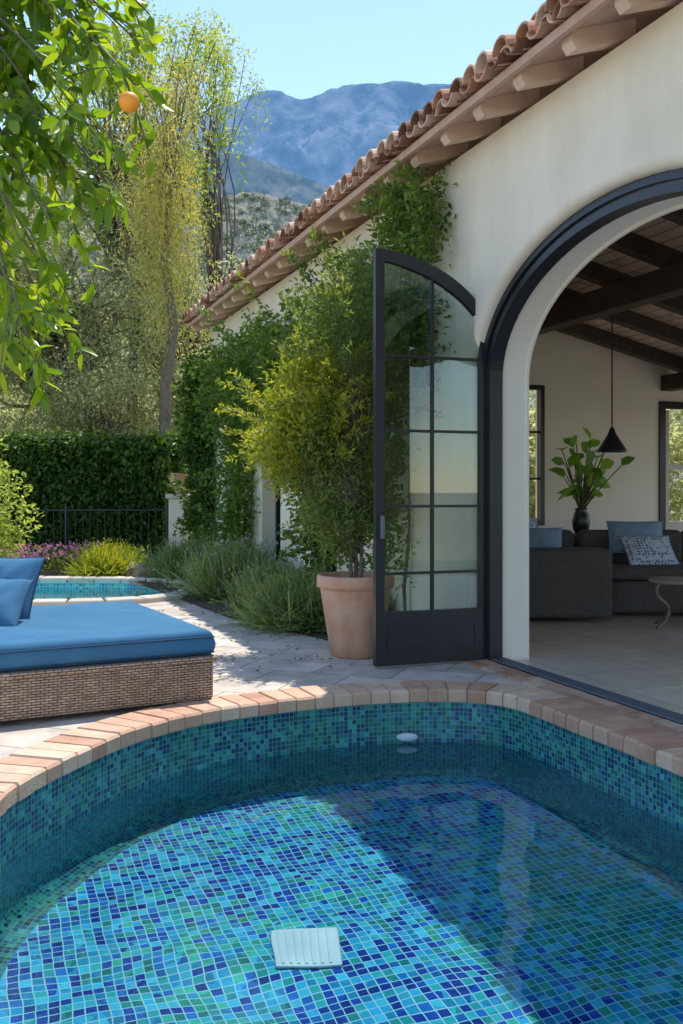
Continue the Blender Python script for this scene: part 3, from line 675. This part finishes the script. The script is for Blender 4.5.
def vine(name,patches,mat,L,Wd,stems,dens=1500,mat2=None,twigs=0):
    b=MB()
    for s0,z0,rs,rz,th in patches:
        n=int(dens*rs*rz*3.2); 
        uu=rng.normal(size=(n,2))*.5; keep=(np.abs(uu)<1.15).all(1); uu=uu[keep]; n=len(uu)
        s=s0+uu[:,0]*rs; z=z0+uu[:,1]*rz
        k=14; cs=rng.uniform(-1,1,(k,2)); dd=np.min(np.linalg.norm(uu[:,None]-cs[None],axis=2),axis=1)
        v=VF-.02-th*rng.uniform(0,1,n)*np.clip(1.3-dd*2,.15,1)
        ok=(z>.03)&(z<4.15); P=Wn(np.stack([s,v,z],1))[ok]
        b.leaves(P,rnd_dirs(len(P),(-CT,-ST,-.4)),L,Wd,0)
        for j in range(twigs):
            s1=s0+rng.uniform(-1,1)*rs; z1=z0+rng.uniform(-.8,1)*rz; z2=min(z1+rng.uniform(-.4,.6),4.0); 
            p=smooth_path((s1,VF-th*.6,z1),(s1+rng.uniform(-.3,.3),VF-th-rng.uniform(.05,.3),z2),8,0,.015); pw=Wn(p); b.tube(pw,np.linspace(.005,.002,8),4,1)
            pp_=np.repeat(pw,6,0)+rng.normal(size=(48,3))*.03; b.leaves(pp_,rnd_dirs(48,(0,0,-.3)),L,Wd,0)
    for s,z0,s1,z1 in stems:
        p=smooth_path((s,VF-.03,z0),(s1,VF-.04,z1),9,0,.03); p[:,1]=np.minimum(p[:,1],VF-.02)
        b.tube(Wn(p),np.linspace(.02,.008,9),5,1)
    return b.build(name,[mat,bark_m])
vine('climbing_vine',[(-1.0,3.3,.65,.9,.4),(-.7,3.75,.45,.45,.3),(-1.35,2.6,.65,.9,.45),(-1.5,1.5,.5,1.0,.4),(-2.3,3.2,.6,.6,.4),(-2.3,2.3,.6,.9,.45)],VINE_L,.075,.035,[(-1.2,0,-1,3.9),(-1.6,0,-2,3.4)],1100,twigs=14)
vine('climbing_ivy',[(-3.2,2.9,.65,.75,.45),(-3.5,1.4,.3,1.2,.4),(-4.7,3.0,.75,.6,.5),(-6.6,2.8,.85,.85,.6),(-6.75,1.3,.45,1.4,.5),(-5.6,2.9,.6,.65,.45),(-7.8,3.0,.45,.55,.35)],VINE_L,.085,.05,[(-4.7,1.5,-4.6,3.3),(-6.8,0,-6.5,3.3),(-3.5,0,-3.3,3)],1100,twigs=10)
vine('ivy_column',[(-9.15,3.2,.3,.55,.5),(-9.2,2.4,.3,.8,.5),(-9.2,1.3,.3,.8,.45)],IVY_L,.09,.06,[(-9.2,0,-9.2,3.6)],2600,twigs=5)

def shrub(name,c,R,H,n,mat,flower=False,L=.5):
    b=MB(); a=rng.uniform(0,2*np.pi,n); el_=np.arccos(rng.uniform(0,1,n)**.8)
    d=np.stack([np.cos(a)*np.sin(el_),np.sin(a)*np.sin(el_),np.cos(el_)],1)
    root=np.array(c)+np.stack([rng.normal(size=n)*R*.35,rng.normal(size=n)*R*.35,np.zeros(n)],1)
    ln=rng.uniform(.6,1.08,n)[:,None]; S=np.array([R,R,H])
    p0=root+d*S*.25; p1=root+d*S*.65*ln; p2=root+d*S*ln*.95-np.array([0,0,.04]); 
    sd=np.cross(d,rng.normal(size=(n,3))); sd/=np.linalg.norm(sd,axis=1)[:,None]; w_=.009
    v=np.stack([p0-sd*w_,p0+sd*w_,p1-sd*w_,p1+sd*w_,p2],1).reshape(-1,3); i=np.arange(n)[:,None]*5
    b.add(v,i+np.array([0,1,3,2]),0); b.f.append((i+np.array([2,3,4])+b.n-len(v),0,False))
    pl_=np.concatenate([p1,p2,.5*(p1+p2),.5*(p0+p1)]); b.leaves(pl_,np.tile(d,(4,1))+rng.normal(size=(4*n,3))*.5,.05,.014,0)
    if flower:
        k=n//5; b.leaves(p2[:k],d[:k],.05,.02,1)
    return b.build(name,[mat,FLOWER_M if flower!=2 else LAV_F])
LAV_F=leafmat('lavender_flower',[(.3,.28,.45),(.4,.38,.55)],.3,(1.2,1.2,1.2))
shrub('lavender_bush',(-1.38,12.3,0),.55,.85,2800,LAV_L,2)
shrub('rosemary_bush',(-.38,9.75,0),.52,.66,3200,LAV_L,0)
shrub('lavender_bush',(-.75,10.9,0),.45,.66,2200,LAV_L,2)
shrub('rosemary_bush',(-2.35,14.7,0),.55,.75,2200,LAV_L)
shrub('rosemary_bush',(-3.75,15.3,0),.5,.65,2200,YELLOW_L)
shrub('lavender_bush',(.25,9.4,0),.35,.5,1500,OLIVE_L)
shrub('rosemary_bush',(-1.75,13.6,0),.45,.6,1800,LAV_L)
b=MB(); n=1500; P=np.stack([rng.uniform(-7.5,-3.3,n),rng.uniform(15.6,16.6,n),rng.uniform(0,.4,n)],1); b.leaves(P,rnd_dirs(n,(0,0,1)),.1,.04,0)
n=330; P=np.stack([rng.uniform(-5.8,-3.9,n),rng.uniform(15.3,16.2,n),rng.uniform(.25,.5,n)],1); b.leaves(P,rnd_dirs(n,(0,-1,1)),.07,.06,1)
b.build('flower_bed_plants',[BG2_L,FLOWER_M])
b=MB()
fx0,fx1,fy=-8.5,-3.1,16.9
b.tube([(fx0,fy,1.04),(fx1,fy,1.04)],.02,6); b.tube([(fx0,fy,.12),(fx1,fy,.12)],.015,6)
for x in np.arange(fx0,fx1,.13): b.tube([(x,fy,0),(x,fy,1.04)],.008,5)
for x in np.arange(fx0,fx1+.1,1.8): b.tube([(x,fy,0),(x,fy,1.15)],.028,6)
b.build('iron_fence',[blackm])
hw=empty('ivy_covered_wall')
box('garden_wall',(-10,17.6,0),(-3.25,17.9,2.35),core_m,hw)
b=MB(); n=26000; P=np.stack([rng.uniform(-10,-3.1,n),17.6-rng.uniform(0,1,n)**2*.4,rng.uniform(0,2.5,n)],1)
P[:,1]-=.15*np.sin(P[:,0]*2.3+P[:,2]*1.7)*np.sin(P[:,2]*3.1+P[:,0])
P[:,2]=np.where(P[:,2]>2.3,2.3+rng.normal(size=n)*.1,P[:,2]); b.leaves(P,rnd_dirs(n,(0,-1,-.8)),.11,.08,0)
n=4000; P=np.stack([-3.2+rng.uniform(0,1,n)**2*.25,rng.uniform(17.5,18,n),rng.uniform(0,2.45,n)],1); b.leaves(P,rnd_dirs(n,(1,-.5,-.8)),.11,.08,0)
b.build('ivy_leaves',[IVY_L],hw)
gp=empty('stucco_gate_pillar'); box('pillar',(-3.05,16.75,0),(-2.75,17.05,1.25),plaster,gp,.01); box('cap',(-3.1,16.7,1.251),(-2.7,17.1,1.33),stone_c,gp,.01)
spin('urn',[(0,0),(.08,0),(.06,.05),(.13,.15),(.16,.28),(.13,.34),(.16,.37),(.14,.37),(.1,.3)],terr_m,gp,(-2.9,16.9,1.33),24)
gate=MB()
for x in np.arange(-2.7,-2.3,.1): gate.tube([(x,17,0.05),(x,17,1.5)],.01,5)
gate.tube([(-2.72,17,1.5),(-2.28,17,1.5)],.015,5); gate.tube([(-2.72,17,.1),(-2.28,17,.1)],.015,5); gate.build('iron_gate',[blackm])
bould_m=M('boulder_stone',(.2,.14,.1),(.34,.26,.19),scale=5,rough=.95,bump=.6)
for i,(x,y,r) in enumerate(((-2.95,14.9,.28),(-2.65,14.7,.2),(-3.3,15.1,.22))):
    bm=bmesh.new(); bmesh.ops.create_icosphere(bm,subdivisions=3,radius=r)
    for v in bm.verts:
        q=v.co.normalized(); v.co*=1+.18*math.sin(q.x*5+i)+.12*math.sin(q.y*7+q.z*4+i*2); v.co.z*=.65
    finish_bm(bm,'garden_boulder',bould_m,None,(x,y,r*.4))

# ---------------- lounge ----------------
lg=empty('wicker_daybed'); lg.location=(-.83,6.2,0); lg.rotation_euler=(0,0,math.radians(28))
wick=brickmat('wicker',(.42,.28,.2),(.58,.42,.31),(.09,.06,.045),.05,.016,.003,rough=.7,uv=True,bump=1,nstr=.4,vscale=15)
box('wicker_base',(-2.3,0,.03),(0,1.95,.3),wick,lg,.03,3)
box('wicker_rim',(-2.32,-.02,.285),(.02,1.97,.32),wick,lg,.015,3)
for x in (-2.2,-.12):
    for y in (.05,1.82): box('foot',(x,y,0),(x+.08,y+.08,.05),blackm,lg)
def mattress(nm,x0,x1,y0,y1,z0,z1):
    cx,cy=(x0+x1)/2,(y0+y1)/2; hx,hy=(x1-x0)/2,(y1-y0)/2
    nx,ny=90,80; u=np.sin(np.linspace(-1,1,nx)*np.pi/2);v_=np.sin(np.linspace(-1,1,ny)*np.pi/2); U,Vv=np.meshgrid(u,v_,indexing='ij')
    r=.045
    ed=np.minimum((1-np.abs(U))*hx,(1-np.abs(Vv))*hy); up=np.sqrt(np.clip(1-np.clip(1-ed/r,0,1)**2,0,1))
    wr=.007*np.sin(U*7+np.sin(Vv*4)*1.5)*np.sin(Vv*5+U*2)+.004*np.sin(U*17+Vv*9)-.015*np.exp(-((U-.15)**2*6+(Vv+.1)**2*4))
    wr*=np.clip(ed/.12,0,1)
    H=(z1-z0)/2; b=MB(); idx=np.arange(nx*ny).reshape(nx,ny); q=np.stack([idx[:-1,:-1],idx[1:,:-1],idx[1:,1:],idx[:-1,1:]],-1).reshape(-1,4)
    zm=z1-.045; zt=zm+.045*up+wr+.012*np.clip(ed/.4,0,1); zb=z0+.02-.02*up
    X_=cx+U*hx; Y_=cy+Vv*hy
    b.add(np.stack([X_,Y_,zt],-1).reshape(-1,3),q,0,True); b.add(np.stack([X_,Y_,zb],-1).reshape(-1,3),q,0,True)
    per=np.concatenate([idx[:,0],idx[-1,1:],idx[::-1,-1][1:],idx[0,::-1][1:-1]]); xy=np.stack([X_.ravel()[per],Y_.ravel()[per]],1); m=len(per)
    c0=xy-np.array([cx,cy]); outd=np.where(np.abs(c0)/np.array([hx,hy])>.999,np.sign(c0),0); zs=np.linspace(z0+.02,zm,6)
    V=[]
    for z in zs:
        t=(z-zs[0])/(zs[-1]-zs[0]); bl=.012*math.sin(math.pi*t); V.append(np.column_stack([xy+outd*bl,np.full(m,z)]))
    f=[(i*m+j,i*m+(j+1)%m,(i+1)*m+(j+1)%m,(i+1)*m+j) for i in range(5) for j in range(m)]
    b.add(np.concatenate(V),f,0,True)
    b.build(nm,[blue_m],lg)
    b=MB()
    for z in (zm,z0+.02):
        pts=np.column_stack([xy+outd*.003,np.full(m,z)]); pts=np.vstack([pts,pts[:1]]); b.tube(pts,.006,6)
    b.build('piping',[pipe_m],lg)
mattress('cushion',-2.3,.0,.02,1.93,.322,.485)
pillow('pillow',.55,.5,.2,blue_m,lg,(-1.12,1.35,.69),(math.radians(62),0,math.radians(-40)))
pillow('pillow',.5,.45,.2,blue_m,lg,(-1.25,1.05,.61),(math.radians(45),0,math.radians(-30)))
pillow('pillow',.62,.5,.2,blue_m,lg,(-1.9,.8,.63),(math.radians(50),0,math.radians(-10)))

# ---------------- orange tree ----------------
b=MB()
tb0=np.array([-2.75,3.9,0]); top=np.array([-2.45,3.75,2.3])
b.tube(catmull([tb0,(-2.7,3.85,.8),(-2.55,3.8,1.6),top],k=5)[:16],np.linspace(.09,.055,16),9,1)
ends=[(150,15),(140,45),(135,85),(112,75),(95,30),(60,20),(105,150),(125,205),(85,195),(60,150),(30,100),(80,235),(30,190),(45,270),(20,240),(50,330),(20,310),(42,372),(15,360),(5,150),(10,50),(40,60),(60,105),(10,285),(70,-30),(20,-40),(120,-60),(-30,100),(-40,250),(75,60),(35,130),(90,120),(50,220),(5,205),(25,345),(65,180),(5,20),(85,5)]
for (ex,ey) in ends:
    Y=rng.uniform(2.9,3.7); e=np.array(PX(ex,ey,Y)); st=np.array(PX(-90+rng.uniform(-30,30),ey*.6-60,3.5+rng.uniform(-.2,.3)))
    lim=catmull([top,top*.4+st*.6+np.array([0,0,.12]),st,st+(e-st)*.3],k=4)[:9]
    b.tube(lim,np.linspace(.03,.012,9),6,1)
    m=(st+e)/2+np.array([0,0,.12+rng.uniform(0,.1)]); br=catmull([st,m,e,e+(0,0,-.1)],k=6)[:13]
    b.tube(br,np.linspace(.011,.003,13),5,2)
    P=[];D=[]
    def along(br,n,k0=.35):
        for t in np.linspace(k0,1,n):
            i=t*(len(br)-1); a=int(min(i,len(br)-2)); q=br[a]+(br[a+1]-br[a])*(i-a); td=br[a+1]-br[a]; td=td/np.linalg.norm(td)
            P.append(q); D.append(td*.7+rng.normal(size=3)*.7+np.array([0,0,-.15]))
    along(br,15)
    for k in range(5):
        i=int(rng.integers(5,12)); s0=br[i]; td=(br[i]-br[i-1]); td/=np.linalg.norm(td)
        en=s0+(td+rng.normal(size=3)*.6+np.array([0,0,-.1]))*rng.uniform(.1,.18); tw=smooth_path(s0,en,6,.015); b.tube(tw,np.linspace(.004,.002,6),4,2); along(tw,9,.2)
    b.leaves(np.array(P),np.array(D),.078,.034,0,.25,True,.2)
crown(b,(-2.7,3.9,3.2),(1.0,.9,.8),45,.25,70,.09,.036,top,0,1,.02)
ot=b.build('orange_tree',[ORANGE_L,bark_m,twig_m])
fp=PX(129,102,2.85)
for i,(x,y,z) in enumerate((fp,(-2.3,3.3,2.7),(-2.9,3.4,2.9))):
    bm=bmesh.new(); bmesh.ops.create_uvsphere(bm,u_segments=24,v_segments=16,radius=.031)
    for v in bm.verts:
        if v.co.z>.025: v.co.z-=.003
    o=finish_bm(bm,'orange_fruit',orange_fruit,ot,(x,y,z),smooth=True)

# ---------------- background trees ----------------
def bigtree(name,base,h,crad,ch,ncl,clr,nleaf,L,Wd,mat,tr=.18,shell=.35,hang=0):
    b=MB(); base=np.array(base,float); top=base+np.array([rng.uniform(-.4,.4),0,h*.55])
    p=smooth_path(base,top,8,0,.08); b.tube(p,np.linspace(tr,tr*.55,8),8,1)
    cs=crown(b,base+np.array([0,0,ch]),crad,ncl,clr,nleaf,L,Wd,top-np.array([0,0,h*.1]),0,1,tr*.3,.75,(0,0,-.2),shell)
    for c in cs:
        for j in range(hang):
            s0=c+rng.normal(size=3)*clr*.5; ln=rng.uniform(.4,1.3); m=int(ln*26); t=np.linspace(0,1,m)[:,None]
            P=s0+np.concatenate([np.sin(t*3+j)*.1,np.cos(t*2.5+j)*.1,-t*ln],1)+rng.normal(size=(m,3))*.04
            b.leaves(P,rnd_dirs(m,(0,0,-1.2)),L,Wd,0)
    return b.build(name,[mat,bark_m])
bigtree('olive_tree',(-6.3,21,0),8,(3.0,2.0,3.2),5.4,120,.7,150,.13,.045,BG_L,hang=1)
bigtree('olive_tree',(-4.0,23,0),8,(2.0,1.8,2.7),4.9,95,.6,150,.13,.045,BG_L,hang=1)
bigtree('oak_tree',(-8.5,19,0),10,(3.0,2.3,4.2),6.5,120,.8,170,.14,.055,BG_L)
bigtree('olive_tree',(-3.1,20.5,0),4.5,(1.1,1.2,1.7),2.9,55,.45,160,.1,.035,BG_L,.1)
bigtree('olive_tree',(-5.0,19.6,0),4.5,(1.6,1.0,1.5),3.0,55,.5,160,.1,.04,BG_L,.1)
bigtree('elm_tree',(-5.1,22.5,0),14,(2.7,1.8,3.2),10.2,110,.5,110,.13,.045,BG2_L,.16,.3,2)
bigtree('elm_tree',(-3.5,24,0),14,(1.6,1.5,1.6),11.9,30,.38,70,.12,.035,BG2_L,.1,.3,2)
def weeping(name,base,h,R,n,mat,zr):
    b=MB(); base=np.array(base,float); top=base+np.array([.1,0,h*.85])
    b.tube(smooth_path(base,top,8,0,.08),np.linspace(.16,.05,8),8,1)
    for i in range(n):
        a=rng.uniform(0,2*np.pi); r=R*rng.uniform(.1,1)**.6; hh=h*rng.uniform(.72,1.05)-r*.4
        e=base+np.array([math.cos(a)*r,math.sin(a)*r,hh]); q=catmull([top-np.array([0,0,1]),(top+e)/2,e,e-(0,0,1)],k=4)[:9]
        b.tube(q,np.linspace(.025,.006,9),4,1)
        p=in_clump(e,.35,45); b.leaves(p,rnd_dirs(45,(0,0,-1)),.12,.03,0)
        for j in range(4):
            s0=e+rng.normal(size=3)*[.25,.25,.2]; ln=rng.uniform(*zr); m=int(ln*26)
            t=np.linspace(0,1,m)[:,None]; P=s0+np.concatenate([np.sin(t*3+i)*.16,np.cos(t*2.5+j)*.1,-t*ln],1)+rng.normal(size=(m,3))*.04
            b.leaves(P,rnd_dirs(m,(0,0,-1.6)),.11,.025,0)
    return b.build(name,[mat,bark_m])
weeping('pepper_tree',(-3.5,18.9,0),9.6,.7,38,WILLOW_L,(.8,3.8))
b=MB(); crown(b,(-4.35,10.6,1.1),(.75,.8,1.15),70,.28,230,.07,.035,(-4.35,10.6,.1),shell=.4); b.build('garden_hedge',[BG2_L,bark_m])
b=MB()
for x,y,z,r in [(-9,24,2,2.2),(-7,26,2.2,2.4),(-5.5,27,2.4,2.2),(-3.6,28,2.2,2.2),(-1.8,29,2,2),(-12,25,3,3.5),(0,30,2,2),(-6,30,4,3),(-10,30,5,4)]:
    crown(b,(x,y,z),(r,r,r*.9),40,.6,170,.16,.08,None,shell=.5)
b.build('background_trees',[BG_L])
b=MB()
for x,y,z,r in [(3,18,1.6,1.6),(5,19,2,2),(7.5,19,2,2),(9,17,1.8,2),(1.5,17.5,1.3,1.3)]:
    crown(b,(x,y,z),(r,r*.8,r),40,.5,150,.14,.08,None,shell=.5)
b.build('courtyard_shrubs',[BG_L])

# ---------------- hills ----------------
def vnoise(x,y,seed=0):
    ix=np.floor(x);iy=np.floor(y);fx=x-ix;fy=y-iy
    h=lambda a,c:np.modf(np.abs(np.sin(a*127.1+c*311.7+seed*17.3)*43758.5453))[0]
    u=fx*fx*(3-2*fx);v=fy*fy*(3-2*fy)
    return (h(ix,iy)*(1-u)+h(ix+1,iy)*u)*(1-v)+(h(ix,iy+1)*(1-u)+h(ix+1,iy+1)*u)*v
def ridged(x,y,o=6,seed=0):
    s=0;a=1;t=0
    for i in range(o):
        s=s+a*(1-np.sqrt((2*vnoise(x,y,seed+i)-1)**2+.02)); t+=a; a*=.5;x=x*2.03+5.1;y=y*2.03+1.7
    return s/t
def hill(name,Y0,Y1,prof,mat,fr,amp,seed,nx=620,ny=220,cr=.03):
    gx=np.linspace(-.6,.6,nx)*Y1*1.0; gt=np.linspace(0,1.35,ny); X,T=np.meshgrid(gx,gt,indexing='ij'); Y=Y0+(Y1-Y0)*T
    px=341.5+F*X/Y1; py=np.interp(px,[p[0] for p in prof],[p[1] for p in prof]); H=(HY-py)*Y1/F
    H=np.apply_along_axis(lambda c:np.convolve(np.pad(c,4,'edge'),np.ones(9)/9,'valid'),0,H)
    sc=fr/Y1
    R=ridged(X*sc,Y*sc,8,seed); t1=np.where(T<1,T**.85,1-(T-1)*1.2)
    Z=H*t1*(1-amp*np.sin(np.pi*np.clip(T,0,1))**.7*(1-R)*1.9)+H*cr*(ridged(X*sc*3,Y*sc*3,5,seed+9)-.6)*np.clip(T*3,0,1)-3
    b=MB(); idx=np.arange(nx*ny).reshape(nx,ny); q=np.stack([idx[:-1,:-1],idx[1:,:-1],idx[1:,1:],idx[:-1,1:]],-1).reshape(-1,4)
    b.add(np.stack([X,Y,Z],-1).reshape(-1,3),q,0,True); return b.build(name,[mat])
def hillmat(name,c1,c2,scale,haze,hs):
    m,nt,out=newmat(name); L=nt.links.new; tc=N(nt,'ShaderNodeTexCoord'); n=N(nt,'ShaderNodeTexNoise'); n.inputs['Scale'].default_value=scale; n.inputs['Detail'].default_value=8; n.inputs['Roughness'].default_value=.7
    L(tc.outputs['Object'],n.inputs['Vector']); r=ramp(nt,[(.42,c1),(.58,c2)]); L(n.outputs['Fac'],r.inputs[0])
    p=N(nt,'ShaderNodeBsdfDiffuse'); L(r.outputs[0],p.inputs[0]); e=N(nt,'ShaderNodeEmission'); e.inputs[0].default_value=c4(haze)  # blue haze put into the hill material as a faint glow
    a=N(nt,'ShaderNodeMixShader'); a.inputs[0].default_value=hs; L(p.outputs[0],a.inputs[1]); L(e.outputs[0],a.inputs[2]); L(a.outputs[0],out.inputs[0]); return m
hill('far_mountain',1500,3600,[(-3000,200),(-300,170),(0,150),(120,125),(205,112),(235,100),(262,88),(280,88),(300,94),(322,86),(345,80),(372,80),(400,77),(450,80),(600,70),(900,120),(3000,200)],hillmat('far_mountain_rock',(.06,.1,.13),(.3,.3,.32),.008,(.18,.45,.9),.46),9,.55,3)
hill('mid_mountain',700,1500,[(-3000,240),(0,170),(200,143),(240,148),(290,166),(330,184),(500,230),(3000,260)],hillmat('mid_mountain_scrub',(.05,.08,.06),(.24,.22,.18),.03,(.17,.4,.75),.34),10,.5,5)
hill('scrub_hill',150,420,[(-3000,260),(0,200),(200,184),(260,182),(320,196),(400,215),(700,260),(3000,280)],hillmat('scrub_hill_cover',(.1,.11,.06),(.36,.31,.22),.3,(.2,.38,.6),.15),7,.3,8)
b=MB(); n=3600; hx_=rng.uniform(-.22,.12,n)*420; T=rng.uniform(.25,1.0,n); Yh=150+270*T
prof=[(-3000,260),(0,200),(200,184),(260,182),(320,196),(400,215),(700,260),(3000,280)]
Hh=(HY-np.interp(341.5+F*hx_/420,[p[0] for p in prof],[p[1] for p in prof]))*420/F; sc=7/420
R_=ridged(hx_*sc,Yh*sc,8,8); Zh=Hh*T**.85*(1-.3*np.sin(np.pi*T)**.7*(1-R_)*1.9)+Hh*.03*(ridged(hx_*sc*3,Yh*sc*3,5,17)-.6)-3
c=np.stack([hx_,Yh,Zh],1); k=14; P=np.repeat(c,k,0)+rng.normal(size=(n*k,3))*[.7,.7,.5]; b.leaves(P,rnd_dirs(n*k,(0,0,.5)),1.2,.9,0)
b.build('hillside_scrub',[leafmat('scrub_leaf',[(.07,.1,.06),(.13,.16,.09),(.2,.22,.13)],.25,(1.6,1.6,1.3),nscale=.02)])
